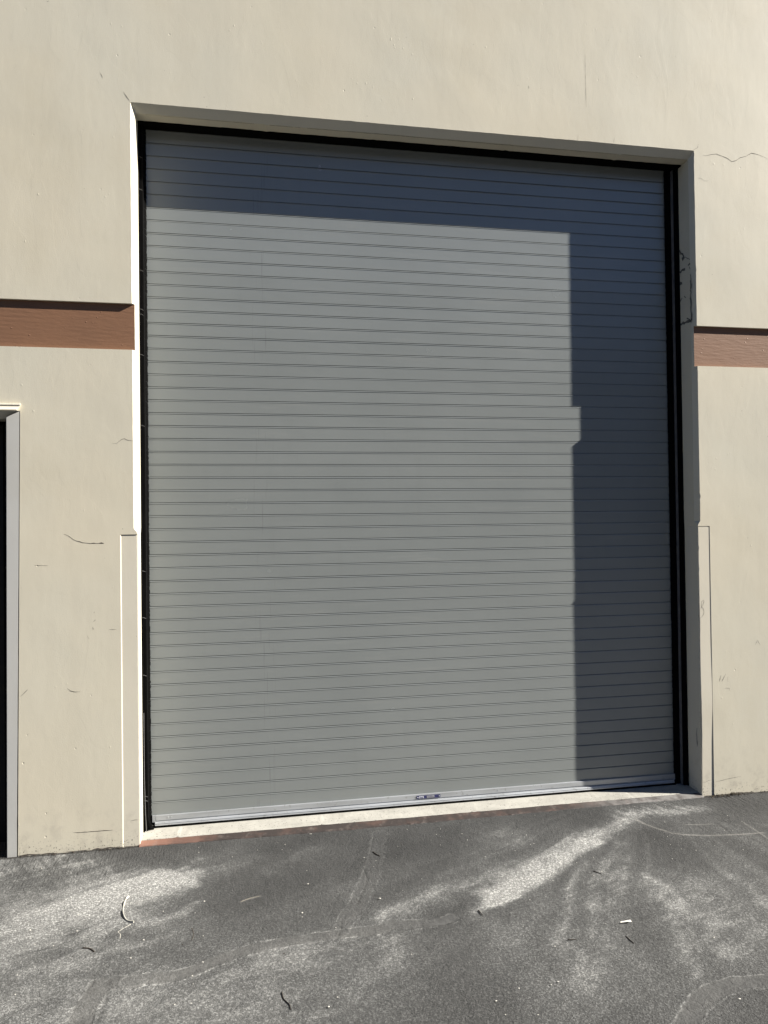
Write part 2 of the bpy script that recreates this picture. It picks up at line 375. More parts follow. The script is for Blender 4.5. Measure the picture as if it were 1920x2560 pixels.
def m_curtain():
    m = MT("grey_shutter_enamel", .25, 1.0)
    a = m.rng(m.noise(1.3, 3, .5), .35, .65)
    c = m.mix(a, (.216, .233, .230), (.228, .245, .241))
    c = m.mix(m.rng(m.noise(16, 4, .6, m.mapped((1, 1, .08))), .55, .80, 0, .12), c, (.17, .18, .175))
    c = m.mix(m.rng(m.noise(4, 4, .6, m.mapped((1, 1, .12), (3, 0, 1))), .45, .75, 0, .08), c, (.19, .205, .20))
    c = m.mix(m.rng(m.noise(7, 5, .7, m.mapped((.25, 1, 3), (1, 5, 1))), .58, .72, 0, .25), c, (.29, .295, .28))
    # scuffed column where the roll rubs
    x = m.sep("X")
    col1 = m.rng(m.math('ABSOLUTE', m.math('SUBTRACT', x, .62)), .02, .07, 1, 0, True)
    thin = m.rng(m.noise(120, 2, .5, m.mapped((1, 1, .03), (1, 0, 0))), .60, .72, 0, .5)
    c = m.mix(m.math('MULTIPLY', thin, col1), c, (.14, .145, .15))
    m.col(c); m.rough(m.rng(m.noise(5, 4), .2, .8, .23, .28))
    m.bump(m.noise(3, 3, .5, m.mapped((.5, 1, 1))), .0028)
    m.bump(m.noise(15, 3, .5, m.mapped((.25, 1, 1))), .00035)
    return m.m
CURT = m_curtain()
def m_alu():
    m = MT("worn_aluminium", .42, .5, .35)
    c = m.mix(m.rng(m.noise(12, 5, .6, m.mapped((.3, 1, 3))), .4, .65), (.42, .44, .465), (.34, .355, .37))
    c = m.mix(m.rng(m.noise(60, 3), .62, .7, 0, .5), c, (.22, .22, .21)); m.col(c)
    m.bump(m.noise(80, 3, .5, m.mapped((.1, 1, 2))), .0004); return m.m
ALU = m_alu()
def m_conc():
    m = MT("worn_sill_concrete", .85, .3)
    c = m.mix(m.rng(m.noise(6, 5, .65), .35, .65), (.29, .282, .255), (.385, .375, .34))
    c = m.mix(m.rng(m.noise(24, 5, .65, m.mapped((.5, 1, 1))), .55, .68, 0, .6), c, (.25, .24, .22))
    c = m.mix(m.rng(m.noise(110, 3), .64, .68, 0, .8), c, (.05, .05, .045)); m.col(c)
    m.bump(m.noise(40, 5, .6), .002); return m.m
CONC = m_conc()
def m_strip():
    m = MT("rusty_red_edge_paint", .7, .3)
    x = m.sep("X")
    red = (.20, .105, .078); dark = (.036, .029, .027)
    f = m.math('ADD', m.rng(x, .02, .40, 0, 1), m.rng(m.noise(9, 5, .6), .3, .7, -.25, .25), clamp=True)
    c = m.mix(f, red, dark)
    c = m.mix(m.rng(m.noise(22, 5, .65), .54, .70, 0, .4), c, (.17, .145, .13))
    g = m.math('MULTIPLY', m.rng(x, 2.2, 2.7, 0, .8, True), m.rng(m.noise(16, 4, .6), .3, .55))
    c = m.mix(g, c, (.20, .195, .19)); m.col(c); m.bump(m.noise(50, 4, .6), .0015); return m.m
STRIP = m_strip()
def m_ground():
    m = MT("worn_asphalt", .82, .35)
    dust_glint = m.attr("dust_glint"); seal = m.attr("seal"); spk = m.attr("speck")
    base = m.mix(m.rng(m.noise(3, 4, .6), .35, .65), (.031, .0313, .0312), (.043, .0433, .043))
    web = m.rng(m.voro(150, m.mapped((1, 1, 1)), 'DISTANCE_TO_EDGE'), .0, .10, 1, 0)
    grit = m.rng(m.noise(105, 3, .6, None, .8), .52, .585)
    fine = m.rng(m.noise(330, 3, .6), .42, .66)
    gg = m.math('MULTIPLY', m.math('ADD', m.math('MULTIPLY', grit, .65), m.math('MULTIPLY', fine, .45)), 1, clamp=True)
    gg = m.math('MAXIMUM', gg, m.math('MULTIPLY', web, m.rng(m.noise(20, 3), .45, .65, 0, .6)))
    # coarse speckle amount grows with wear; dusty tone and painted glints fill hollows too
    a = m.math('MULTIPLY', gg, spk, clamp=True)
    b = m.math('MULTIPLY', dust_glint, m.math('ADD', .30, m.math('MULTIPLY', gg, 1.0)), clamp=True)
    f = m.math('ADD', a, b, clamp=True)
    c = m.mix(f, base, (.27, .273, .268))
    c = m.mix(m.rng(dust_glint, .28, .90, 0, .9), c, m.mix(gg, (.16, .16, .155), (.56, .56, .54)))  # painted glints: the strongest strokes lighten the asphalt colour
    sc = m.mix(m.rng(m.noise(40, 4, .6), .4, .65), (.048, .0485, .0485), (.072, .0725, .072))
    sc = m.mix(m.math('MULTIPLY', dust_glint, .25), sc, (.40, .385, .355))
    c = m.mix(seal, c, sc)
    c = m.mix(m.attr("crackm"), c, (.012, .012, .011))
    c = m.mix(m.attr("scuff"), c, (.40, .385, .355))
    c = m.mix(m.attr("grime"), c, (.022, .02, .018))
    m.col(c)
    k = m.math('SUBTRACT', 1, m.math('MULTIPLY', seal, .75))
    m.bump(m.math('MULTIPLY', m.noise(120, 4, .65, None, .6), k), .0075)
    m.bump(m.math('MULTIPLY', m.noise(330, 3, .6), k), .0022)
    m.bump(m.noise(30, 4, .5), .004)
    bm_ = m.n('ShaderNodeMapping'); bm_.inputs['Rotation'].default_value = (0, 0, RAD(28)); bm_.inputs['Scale'].default_value = (95, 11, 1); m.L(m.co, bm_.inputs[0])
    m.bump(m.math('MULTIPLY', m.noise(1, 3, .5, bm_.outputs[0]), m.math('MULTIPLY', m.rng(m.sep('Y'), -.55, -.1, 0, 1, True), m.rng(m.math('ABSOLUTE', m.math('SUBTRACT', m.sep('X'), 1.4)), .8, 1.6, .15, 1))), .006); return m.m
ASPH = m_ground()

# ---------------------------------------------------------------- ground: one sheet to the horizon
def axis(lo, hi, step, far):
    a = list(np.arange(lo, hi+step*.5, step)); s = step
    L = [lo]; s = step
    while L[-1] > -far: s *= 1.35; L.append(L[-1]-s)
    R = [hi]; s = step
    while R[-1] < far: s *= 1.35; R.append(R[-1]+s)
    return np.array(L[::-1][:-1]+a+R[1:])
gx = axis(-1.0, 4.0, .0065, 600); gy = axis(-2.0, .03, .0055, 600)
X, Y = np.meshgrid(gx, gy)          # rows = y
near = np.exp(-np.maximum(0, np.abs(X-1.5)-3)/2)*np.exp(-np.maximum(0, -Y-2.2)/2)
wx = X+(vnoise(X, Y, 9, 3)-.5)*.07; wy = Y+(vnoise(X+9, Y, 9, 4)-.5)*.07
sx = X+(vnoise(X, Y, 30, 5)-.5)*.010; sy = Y+(vnoise(X+4, Y, 30, 6)-.5)*.010
def pdist(PX, PY, pts):
    d = np.full(PX.shape, 1e9)
    for (ax, ay), (bx, by) in zip(pts, pts[1:]):
        vx, vy = bx-ax, by-ay; l2 = vx*vx+vy*vy+1e-12
        t = np.clip(((PX-ax)*vx+(PY-ay)*vy)/l2, 0, 1)
        d = np.minimum(d, np.hypot(PX-ax-t*vx, PY-ay-t*vy))
    return d
U_ = X*.85+Y*.53; V_ = -X*.53+Y*.85
streak = vnoise(U_*1.3+vnoise(X, Y, 4, 22, 2)*.6, V_*8+vnoise(X, Y, 5, 23, 2)*1.2, 3.2, 21, 5, .6)      # slanted wisps for the dusty tone and painted glints
dust_glint = .12*np.exp(-((X+.2)/.7)**2)*np.exp(-((Y+.75)/.7)**2)  # dusty tone plus reflected sunlight painted into the ground colour
for a, hw, pts in DUST_GLINTS:
    g = np.exp(-(pdist(wx, wy, pts)/hw)**2)
    dust_glint = dust_glint+a*g*(1-dust_glint*.6)
dk = np.ones_like(X)
for a, hw, pts in DARK: dk *= 1-a*np.exp(-(pdist(wx, wy, pts)/hw)**2)
cloud = vnoise(X, Y, 2.2, 31, 5, .6)
for (px_, py_), (a0, a1), k_, r0, r1, amp in (((2.75, .25), (-2.8, -.9), 15, .45, 2.6, .30), ((.55, .25), (-2.95, -1.9), 15, .35, 1.5, .36)):
    th = np.arctan2(Y-py_, X-px_); rad = np.hypot(X-px_, Y-py_)
    nn = vnoise(th*k_+vnoise(X, Y, 2.5, 33, 2)*.9, rad*.6+3, 1.0, 34, 3, .6)
    mask = np.clip((th-a0)/.25, 0, 1)*np.clip((a1-th)/.25, 0, 1)*np.clip((rad-r0)/.4, 0, 1)*np.clip((r1-rad)/.8, 0, 1)
    dust_glint = dust_glint+amp*np.clip(nn-.46, 0, 1)*2.2*mask*(.5+.8*vnoise(X, Y, 14, 35, 3))
dust_glint = 1.0*dust_glint*(.55+.9*vnoise(X, Y, 14, 41, 4, .6))*(.55+.9*streak)
dust_glint = dust_glint+np.clip(cloud-.40, 0, 1)*.45*(.3+1.4*streak)+.05*np.clip(streak-.5, 0, 1)
# broom texture near the wall
broom = vnoise(X*.9+Y*.5, Y*.2, 60, 51, 2)
nearwall = np.exp(-((-Y)/.35)**2)
dust_glint = np.clip(dust_glint*dk*(1-.35*nearwall*(broom > .55)), 0, 1)*(.15+.85*near)
speck = np.clip(.05+.30*np.clip((-Y-.35)/1.0, 0, 1)+.55*(vnoise(X, Y, 2.6, 61, 4)-.5)*np.clip((-Y)/.6, .2, 1), .02, 1)*(.35+.65*dk)*(.2+.8*near)*.55
seal = np.zeros_like(X); sealh = np.zeros_like(X)
for hw, sh, pts in SEALS:
    d = pdist(sx, sy, pts)
    hw = hw*(.72+.5*vnoise(X, Y, 5, 70, 3)); s_ = np.clip((hw-d)/.007+.5, 0, 1)*(1-sh)*np.clip(.25+1.0*vnoise(X, Y, 7, 71, 4), 0, 1)
    seal = np.maximum(seal, s_); sealh = np.maximum(sealh, np.clip((hw-d)/.008+.5, 0, 1)*(1-sh))
    rim = np.exp(-((d-hw-.003)/.004)**2)*(1-sh)
    dust_glint = np.clip(dust_glint+.35*rim*(vnoise(X, Y, 40, 72, 2) > .45), 0, 1)
scuff = np.zeros_like(X)
for hw, a, pts in SCUFFS:
    scuff = np.maximum(scuff, .7*a*np.exp(-(pdist(X, Y, pts)/hw)**2)*(.4+vnoise(X, Y, 60, 81, 2)))
crk = np.zeros_like(X)
for hw, pts in GROUND_CRACKS: crk = np.maximum(crk, .55*np.exp(-(pdist(sx, sy, pts)/(hw*.5))**2))
# grime where the paving meets the wall
gw = .012+.02*vnoise(X, Y, 14, 91, 3)
grime = np.clip((gw+Y)/.008, 0, 1)*((X < .0) | (X > 3.04))*.85
grime = np.maximum(grime, .7*np.clip((.02+Y)/.01, 0, 1)*(vnoise(X, Y, 25, 92, 3) > .55))
Z = (vnoise(X, Y, 30, 11, 3)-.5)*.0022*near+(vnoise(X, Y, 110, 12, 2)-.5)*.0016*near*(1-.7*sealh)+sealh*.0015*near-crk*.004
Z = Z+(vnoise(X, Y, 1.2, 13, 2)-.5)*.010*near*np.clip(-Y/.3, 0, 1)-.0015
ny, nx = X.shape
me = bpy.data.meshes.new("ground")
co = np.stack([X, Y, Z], -1).reshape(-1, 3)
idx = np.arange(ny*nx).reshape(ny, nx)
q = np.stack([idx[:-1, :-1], idx[:-1, 1:], idx[1:, 1:], idx[1:, :-1]], -1).reshape(-1, 4)
me.vertices.add(len(co)); me.vertices.foreach_set("co", co.ravel())
me.loops.add(q.size); me.loops.foreach_set("vertex_index", q.ravel().astype(np.int32))
me.polygons.add(len(q)); me.polygons.foreach_set("loop_start", np.arange(0, q.size, 4, dtype=np.int32))
me.polygons.foreach_set("use_smooth", np.ones(len(q), dtype=bool))
me.update(calc_edges=True); me.validate()
for nm, arr in (("dust_glint", dust_glint), ("seal", seal), ("speck", speck), ("scuff", np.clip(scuff, 0, 1)), ("crackm", crk), ("grime", grime)):
    at = me.attributes.new(nm, 'FLOAT', 'POINT'); at.data.foreach_set("value", arr.ravel().astype(np.float32))
me.materials.append(ASPH)
g = bpy.data.objects.new("ground", me); COL.objects.link(g); tag(g, kind="structure")

# ---------------------------------------------------------------- warehouse
XL, XR = 0.0, 3.05; XLU, XRU = -.018, 3.066; ZT = 3.672; ZC = 3.634; CD = .03
B0, B1, BD = 2.439, 2.669, .0167; PZ = 1.527; PL, PR = -.080, 3.124
DEEP = .40; TOP = 7.5; X0, X1 = -12., 16.; DX0, DX1, DZ = -1.62, -.538, 2.129
wh = empty("warehouse", (0, 0, 0))
tag(wh, "cream painted concrete warehouse with a recessed brown stripe and a tall grey roller door", "warehouse")
DXB = -.563                       # the small doorway's edge stands slightly out of plumb
bm = bmesh.new()
def F(x0, x1, z0, z1, y=0): quad(bm, (x0, y, z0), (x1, y, z0), (x1, y, z1), (x0, y, z1))
E = .06                            # width of the jamb lofts' flat flange
def jit(n, a, seed):
    r = random.Random(seed); o = []; v = 0
    for k in range(n):
        v = v*.75+r.gauss(0, a)*.5
        o.append(v+(r.gauss(0, a*2) if r.random() < .05 else 0))
    return o
def jamb(xf, xo, xi, z0, z1a, z1b, y0, cd, seed, amp=.0009, yf=None, step=.02, bite=None):
    """flange at xf, outer edge xo (y0), inner edge xi (y0+cd); z runs z0..z1a (outer) / z1b (inner)"""
    n = max(2, int((z1a-z0)/step)); J = jit(n+1, amp, seed); K = jit(n+1, amp*.7, seed+1); rings = []
    sgn = 1 if xi > xf else -1
    for k in range(n+1):
        t = k/n; za = z0+(z1a-z0)*t; zb = z0+(z1b-z0)*t
        e = 0 if k in (0, n) else 1
        bt = bite(za) if bite else 0
        rings.append([(xf, y0 if yf is None else yf, za), (xo-sgn*(abs(J[k])*e+bt*.9), y0, za), (xi, y0+cd+K[k]*e+bt, zb), (xi, DEEP, zb)])
    loft(bm, rings)
SIDE = [(-.078, XLU, .002, 1), (PR-.002, XRU, 3.048, -1)]
for i, (xf, xo, xi, sg) in enumerate(SIDE):
    jamb(xf, xo, xi, PZ+.03, B0, B0, 0, CD, 10+i)
    xb = xo+(xi-xo)*BD/CD
    jamb(xb-sg*.02, xb, xi, B0, B1, B1, BD, CD-BD, 20+i, .0006, yf=BD+.003)
    jamb(xf, xo, xi, B1, ZT, ZC, 0, CD, 30+i)
    # transition from chamfer to square corner at the guard
    lo = XL if i == 0 else XR
    loft(bm, [[(xf, 0, PZ), (lo, 0, PZ), (lo, .004, PZ), (lo, DEEP, PZ)],
              [(xf, 0, PZ+.012), (lo-sg*.004, 0, PZ+.012), (lo+sg*.001, .012, PZ+.012), (lo+sg*.001, DEEP, PZ+.012)],
              [(xf, 0, PZ+.03), (xo, 0, PZ+.03), (xi, CD, PZ+.03), (xi, DEEP, PZ+.03)]])
    # closing steps of the recess
    for z in (B0, B1):
        quad(bm, (xb-sg*.02, 0, z), (xb-sg*.02, BD, z), (xb, BD, z), (xo, 0, z)); 
        bm.faces.new([bm.verts.new(p) for p in ((xf, 0, z), (xb-sg*.02, 0, z), (xb-sg*.02, BD, z), (xf, BD, z))])
# square lower jamb behind the guards
for x in (XL, XR): quad(bm, (x, .004, -.3), (x, DEEP, -.3), (x, DEEP, PZ), (x, .004, PZ))
quad(bm, (PL, .004, -.3), (XL, .004, -.3), (XL, .004, PZ), (PL, .004, PZ)); quad(bm, (XR, .004, -.3), (PR, .004, -.3), (PR, .004, PZ), (XR, .004, PZ))
quad(bm, (PL, 0, PZ), (XL, 0, PZ), (XL, .004, PZ), (PL, .004, PZ)); quad(bm, (XR, 0, PZ), (PR, 0, PZ), (PR, .004, PZ), (XR, .004, PZ))
quad(bm, (PL-.002, 0, -.3), (PL, .004, -.3), (PL, .004, PZ), (PL-.002, 0, PZ)); quad(bm, (PR, 0, -.3), (PR, .004, -.3), (PR, .004, PZ), (PR, 0, PZ))
# head
n = 150; J = jit(n+1, .0009, 50); K = jit(n+1, .0009, 51); rings = []
for k in range(n+1):
    t = k/n; xa = XLU+(XRU-XLU)*t; xb = .002+(3.048-.002)*t; e = 0 if k in (0, n) else 1
    rings.append([(xa, 0, ZT+.1), (xa, 0, ZT+abs(J[k])*e), (xb, CD+abs(K[k])*.5*e, ZC+K[k]*e), (xb, DEEP, ZC)])
loft(bm, rings)
ribbon(bm, [(.05, .033), (.6, .036), (1.3, .032), (2.1, .037), (3.0, .034)], .0028, lambda u, v: (u, v, ZC-.0012), 1)
# front faces
F(X0, DX0, -.3, DZ); F(X0, XLU-.06, DZ, B0)
bm.faces.new([bm.verts.new(p) for p in ((DXB, 0, -.3), (PL-.002, 0, -.3), (PL-.002, 0, DZ), (DX1, 0, DZ))])
F(PL-.002, XLU-.06, PZ, DZ)
F(X0, XLU-.06, B1, TOP); F(XLU-.06, XLU, ZT, TOP); F(XLU, XRU, ZT+.1, TOP); F(XRU, PR-.002, ZT, TOP); F(PR-.002, X1, B1, TOP)
F(PR, X1, -.3, PZ); F(PR-.002, X1, PZ, B0)
# recess steps above and below the stripe
for xa, xb in ((X0, XLU-.06), (PR-.002, X1)):
    for z in (B0, B1):
        dz = .003 if z == B1 else -.003
        quad(bm, (xa, 0, z), (xb, 0, z), (xb, BD+.004, z+0), (xa, BD+.004, z+0))
quad(bm, (X0, BD+.004, B0), (XLU-.0, BD+.004, B0), (XLU, BD+.004, B1), (X0, BD+.004, B1)); quad(bm, (XRU, BD+.004, B0), (X1, BD+.004, B0), (X1, BD+.004, B1), (XRU, BD+.004, B1))
# small doorway reveals
quad(bm, (DXB, 0, -.3), (DXB, DEEP, -.3), (DX1, DEEP, DZ), (DX1, 0, DZ)); quad(bm, (DX0, 0, -.3), (DX0, DEEP, -.3), (DX0, DEEP, DZ), (DX0, 0, DZ)); quad(bm, (DX0, 0, DZ), (DX1, 0, DZ), (DX1, DEEP, DZ), (DX0, DEEP, DZ))
# body behind
BY = 12
quad(bm, (X0, 0, -.3), (X0, BY, -.3), (X0, BY, TOP), (X0, 0, TOP)); quad(bm, (X1, 0, -.3), (X1, BY, -.3), (X1, BY, TOP), (X1, 0, TOP))
quad(bm, (X0, 0, TOP), (X1, 0, TOP), (X1, BY, TOP), (X0, BY, TOP)); quad(bm, (X0, BY, -.3), (X1, BY, -.3), (X1, BY, TOP), (X0, BY, TOP))
def gdep(z, side):
    if side < 0: return .0030
    return float(np.interp(z, [0, .3, .5, .6, .85, 1.53], [.0038, .0026, .0006, .0006, .0017, .0015]))
for wd, pts in WALL_CRACKS:
    on = 3.052 < pts[0][0] < 3.12 and pts[0][1] < 1.5
    onl = -.078 < pts[0][0] < 0 and pts[0][1] < 1.5
    ribbon(bm, pts, wd, (lambda u, v: (u, gdep(v, 1)-.0006, v)) if on else (lambda u, v: (u, .0024, v)) if onl else (lambda u, v: (u, -.0006, v)), 1)
for wd, pts in REVEAL_MARKS:
    ribbon(bm, pts, wd, lambda u, v: (3.0472, u, v), 2, False)
# dark joint and crumbs between wall and paving
rr = random.Random(5)
for xa, xb in ((-.56, -.01), (3.06, 4.2)):
    x = xa
    while x < xb:
        L_ = rr.uniform(.03, .12)
        if rr.random() < .75:
            ribbon(bm, [(x, .001+rr.uniform(0, .0015)), (x+L_*.5, .001+rr.uniform(0, .002)), (x+L_, .001+rr.uniform(0, .0015))], rr.uniform(.002, .006), lambda u, v: (u, -.0008, v), 1)
        x += L_*.9
wall = link("wall", bm, [CREAM, CRACK, BARE], wh)

# brown recessed stripes
for xa, xb, lab in ((X0, XLU+(.02)*BD/CD-.0005, None), (XRU-.018*BD/CD+.0005, X1, None)):
    bm = bmesh.new(); quad(bm, (xa, BD-.0006, B0), (xb, BD-.0006, B0), (xb, BD-.0006, B1), (xa, BD-.0006, B1)); link("color_stripe", bm, BAND, wh)

# corner guards: steel angles, painted over, let into the lower jambs
for side in (-1, 1):
    bm = bmesh.new(); rings = []; n = 90
    J = jit(n+1, .0007, 60+side); xe = XL if side < 0 else XR; xo = PL if side < 0 else PR
    for k in range(n+1):
        z = -.02+(PZ-.003+.02)*k/n; d = gdep(z, side)
        bite = (.014*math.exp(-((z-.38)/.16)**2)+.006*math.exp(-((z-1.0)/.1)**2) if side > 0 else 0)+abs(J[k])
        inner = xe-side*.0
        bevel = .0022 if side < 0 else .0004
        rings.append([(xo-side*0-(.002 if side < 0 else 0), 0.0002, z), (xo-side*bevel, d, z), (xe+side*(.003+abs(J[k])+bite*.2), d, z), (xe-side*.0008, d+.0035+bite, z), (xe-side*.0012, .108, z), (xe+side*.003, .109, z)])
    loft(bm, rings)
    top = rings[-1]; bm.faces.new([bm.verts.new(p) for p in top])
    if side > 0:
        ribbon(bm, [(.0388, .3761), (.0432, .3249), (.042, .2697)], .012, lambda u, v: (XR-.0022, u, v), 2)
        rr = random.Random(8)
        for k in range(14):
            z = rr.uniform(.02, 1.2); ribbon(bm, [(.002+rr.uniform(0, .003), z), (.006, z+rr.uniform(.004, .02))], rr.uniform(.003, .006), lambda u, v: (XR-.0022, u+.002, v), 1)
    link("corner_guard", bm, [CREAM2, CRACK, SMUDGE], wh)

# threshold
bm = bmesh.new(); rings = []; n = 160; J = jit(n+1, .0016, 70)
for k in range(n+1):
    x = XL-.001+(XR-XL+.002)*k/n
    rings.append([(x, .032+J[k], .0118), (x, .035+J[k], .0135+J[k]*.3), (x, .09, .0165+J[k]*.3), (x, .17, .0185), (x, .42, .0185), (x, .42, -.2)])
loft(bm, rings); sill = link("threshold", bm, CONC, wh)
bm = bmesh.new(); rings = []; J = jit(n+1, .002, 71)
for k in range(n+1):
    x = XL-.004+(XR-XL+.008)*k/n; t = k/n
    yo = -.012-.016*math.sin(math.pi*min(1, t*1.3))-J[k]; rings.append([(x, yo, -.004), (x, yo+.004, .0022), (x, .028, .0105+J[k]*.2), (x, .036, .0117), (x, .038, .004)])
loft(bm, rings); link("edge_strip", bm, STRIP, sill)

# ---------------------------------------------------------------- roller door (a part of the warehouse)
D = .18; P = .0670; ZB = .0781
bm = bmesh.new(); prof = [(ZB-.012, D+.002), (ZB-.012, D+.0)]; r_ = random.Random(3)
for k in range(0, 58):
    zl = ZB+P*k; dy = r_.uniform(-.00028, .00028); dy2 = r_.uniform(-.00028, .00028)
    if k == 0: prof = [(zl, D)]
    else: prof += [(zl-.0060, D+dy), (zl-.0052, D-.0013), (zl-.0018, D-.0002), (zl-.0012, D+.005), (zl+.0016, D+.005), (zl+.0020, D+dy2)]
loft(bm, [[(x, y, z) for z, y in prof] for x in np.linspace(.004, 3.046, 9)])
door = link("roller_door", bm, CURT, wh)
door["label"] = "tall closed grey roller door of narrow flat slats"
bm = bmesh.new()
pf = [(.0790, .178), (.0790, .1705), (.0755, .1695), (.0530, .1695), (.0515, .173), (.0475, .173), (.0465, .161), (.0400, .158), (.0390, .1615), (.0345, .158), (.0305, .158), (.0295, .178)]
rings = [[(x, y, z) for z, y in pf] for x in (.054, 1.0, 2.0, 2.974)]
vr = loft(bm, rings); bm.faces.new(vr[0]); bm.faces.new(vr[-1])
box(bm, .040, .056, .1695, .178, .045, .079); box(bm, 2.973, 2.984, .1695, .178, .045, .079)
for x in (.118, .134, 2.90, 1.9): 
    r = bmesh.ops.create_uvsphere(bm, u_segments=10, v_segments=6, radius=.0032)
    for v in r['verts']: v.co = V((v.co.x+x, v.co.y*.6+.169, v.co.z+.066))
bar = link("bottom_bar", bm, ALU, door)
bm = bmesh.new(); box(bm, .045, 2.985, .160, .176, .0180, .0300, 0, .001); link("bottom_seal", bm, BLACK, door)
# maker's label, writing too small to read
NAVY = flat("label_navy", (.025, .028, .10), .4); WHITE = flat("label_white", (.55, .56, .6), .5); GREY = flat("label_grey", (.33, .33, .34), .5)
bm = bmesh.new(); box(bm, 1.432, 1.566, .1672, .1692, .0545, .0715, 0, .0006)
box(bm, 1.446, 1.472, .1664, .1671, .0575, .0690, 1); box(bm, 1.490, 1.532, .1664, .1671, .0580, .0685, 2)
for k, (xa, l, z) in enumerate([(1.449, .008, .066), (1.459, .010, .065), (1.450, .016, .062), (1.449, .006, .0595), (1.458, .011, .0592)]): box(bm, xa, xa+l, .1660, .1663, z-.0008, z+.0008, 0)
for xa, l in ((1.493, .006), (1.501, .005), (1.508, .009), (1.519, .004), (1.525, .004)): box(bm, xa, xa+l, .1660, .1663, .0615, .0645, 0)
for x in (1.438, 1.5595):
    r = bmesh.ops.create_uvsphere(bm, u_segments=10, v_segments=6, radius=.0030)
    for v in r['verts']: v.co = V((v.co.x+x, v.co.y*.5+.1666, v.co.z+.063))
    for f in set(f for v in r['verts'] for f in v.link_faces): f.material_index = 1
link("label_plate", bm, [NAVY, WHITE, GREY], door)
# guides and brushes
for side in (-1, 1):
    bm = bmesh.new()
    if side < 0:
        box(bm, -.001, .0085, .120, .132, .018, 3.70, 0); box(bm, -.001, .024, .132, .163, .018, 3.70, 0); box(bm, -.03, .036, .190, .26, .018, 3.70, 0)
    else:
        box(bm, 3.043, 3.051, .132, .140, .018, 3.70, 0); box(bm, 3.024, 3.051, .140, .168, .018, 3.70, 0); box(bm, 2.988, 3.08, .190, .26, .018, 3.70, 0)
        box(bm, 3.0135, 3.0165, .138, .160, .020, 3.62, 1)
    link("guide_rail", bm, [GUIDE, GREYTRIM], door)
    bm = bmesh.new(); rr = random.Random(90+side)
    z = .02
    while z < 3.64:
        h = rr.uniform(.006, .016)
        if side < 0:
            xe = .0360+rr.uniform(-.0012, .0012); y_ = .1695+rr.uniform(0, .002)
            quad(bm, (.020, .163, z), (xe, y_+.006, z-.002), (xe, y_+.006, z+h-.002), (.020, .163, z+h))
            q_ = .0100+rr.uniform(-.0012, .0014)
            quad(bm, (.004, .1195, z), (q_, .1198, z-.002), (q_, .1198, z+h*1.02), (.004, .1195, z+h))
            if rr.random() < .03: tube(bm, [(.004, .118, z), (.012, .116, z-.001), (.024, .117, z-.006)], .0007, 4, 1)
        else:
            xe = 2.980+rr.uniform(-.0012, .0012)
            quad(bm, (3.026, .168, z), (xe, .1745, z-.002), (xe, .1745, z+h-.002), (3.026, .168, z+h))
        z += h
    link("brush_seal", bm, [BRISTLE, GREYTRIM], door)
# curled bristle pad and bright thin trim at the left foot of the door
bm = bmesh.new(); tube(bm, [(.022, .150, .080), (.026, .145, .055), (.034, .143, .030), (.050, .146, .022)], [.006, .010, .012, .005], 8); link("brush_end", bm, BRISTLE, door)
bm = bmesh.new(); tube(bm, [(.0085, .1165, .62), (.0088, .1165, .3), (.0125, .117, .12), (.0165, .118, .022)], .0016, 6); link("guide_trim", bm, GREYTRIM, door)
bm = bmesh.new(); box(bm, -.001, 3.051, .100, .174, 3.627, 3.70, 0, .002); link("header_seal", bm, BLACK, door)
bm = bmesh.new(); box(bm, -.2, 3.25, .24, .7, 3.55, 4.0); link("roll_housing", bm, GUIDE, door)

# ---------------------------------------------------------------- small doorway at the left edge
bm = bmesh.new()
def XO(z): return DXB+(DX1-DXB)*z/DZ
def strip2(x_in_top, x_in_bot):
    rings = []; J = jit(81, .0007, 77)
    for k in range(81):
        z = -.02+(DZ-.002+.02)*k/80; xo = XO(max(0, z))-.002-abs(J[k]); t = z/DZ; xi = x_in_bot+(x_in_top-x_in_bot)*t
        zi = min(z, z if z < 2.09 else 2.09+(z-2.09)*.25)
        rings.append([(xo, .22, z), (xo, .0009, z), (xi+.002, .0013, zi), (xi, .0033, zi), (xi, .20, zi)])
    loft(bm, rings)
strip2(-.601, -.609)
# head of the frame: sloping soffit
loft(bm, [[(x-o, .0013, DZ-.001), (x-i, .040, 2.098), (x-i, .20, 2.098)] for x, o, i in ((DX0, 0, 0), (DX1-.002, 0, .06))])
FRAME = paint("pale_grey_frame_paint", (.47, .47, .455), (.49, .485, .46), False, .5, .5)
fr = link("doorway_frame", bm, FRAME, wh)
bm = bmesh.new()
pf = [(0, 2.164), (-.014, 2.162), (-.016, 2.158), (-.016, 2.155), (-.013, 2.154), (-.014, 2.147), (-.020, 2.138), (-.026, 2.133), (-.026, 2.129), (0, 2.129)]
vr = loft(bm, [[(DX0-.04, y, z) for y, z in pf], [(DX1+.004+(.0 if z > 2.15 else -(2.15-z)*.7), y, z) for y, z in pf]]); bm.faces.new(vr[0]); bm.faces.new(vr[-1])
link("drip_cap", bm, CREAM2, fr)
bm = bmesh.new(); box(bm, DX0, DX1-.02, .20, .24, -.05, DZ); link("door", bm, DARKDOOR, wh)["label"] = "black door deep in the small doorway"
bm = bmesh.new(); box(bm, -.640, -.628, .09, .12, 0, 2.09); box(bm, DX0, -.628, .09, .12, 2.07, 2.09); link("door_guide", bm, GUIDE, fr)

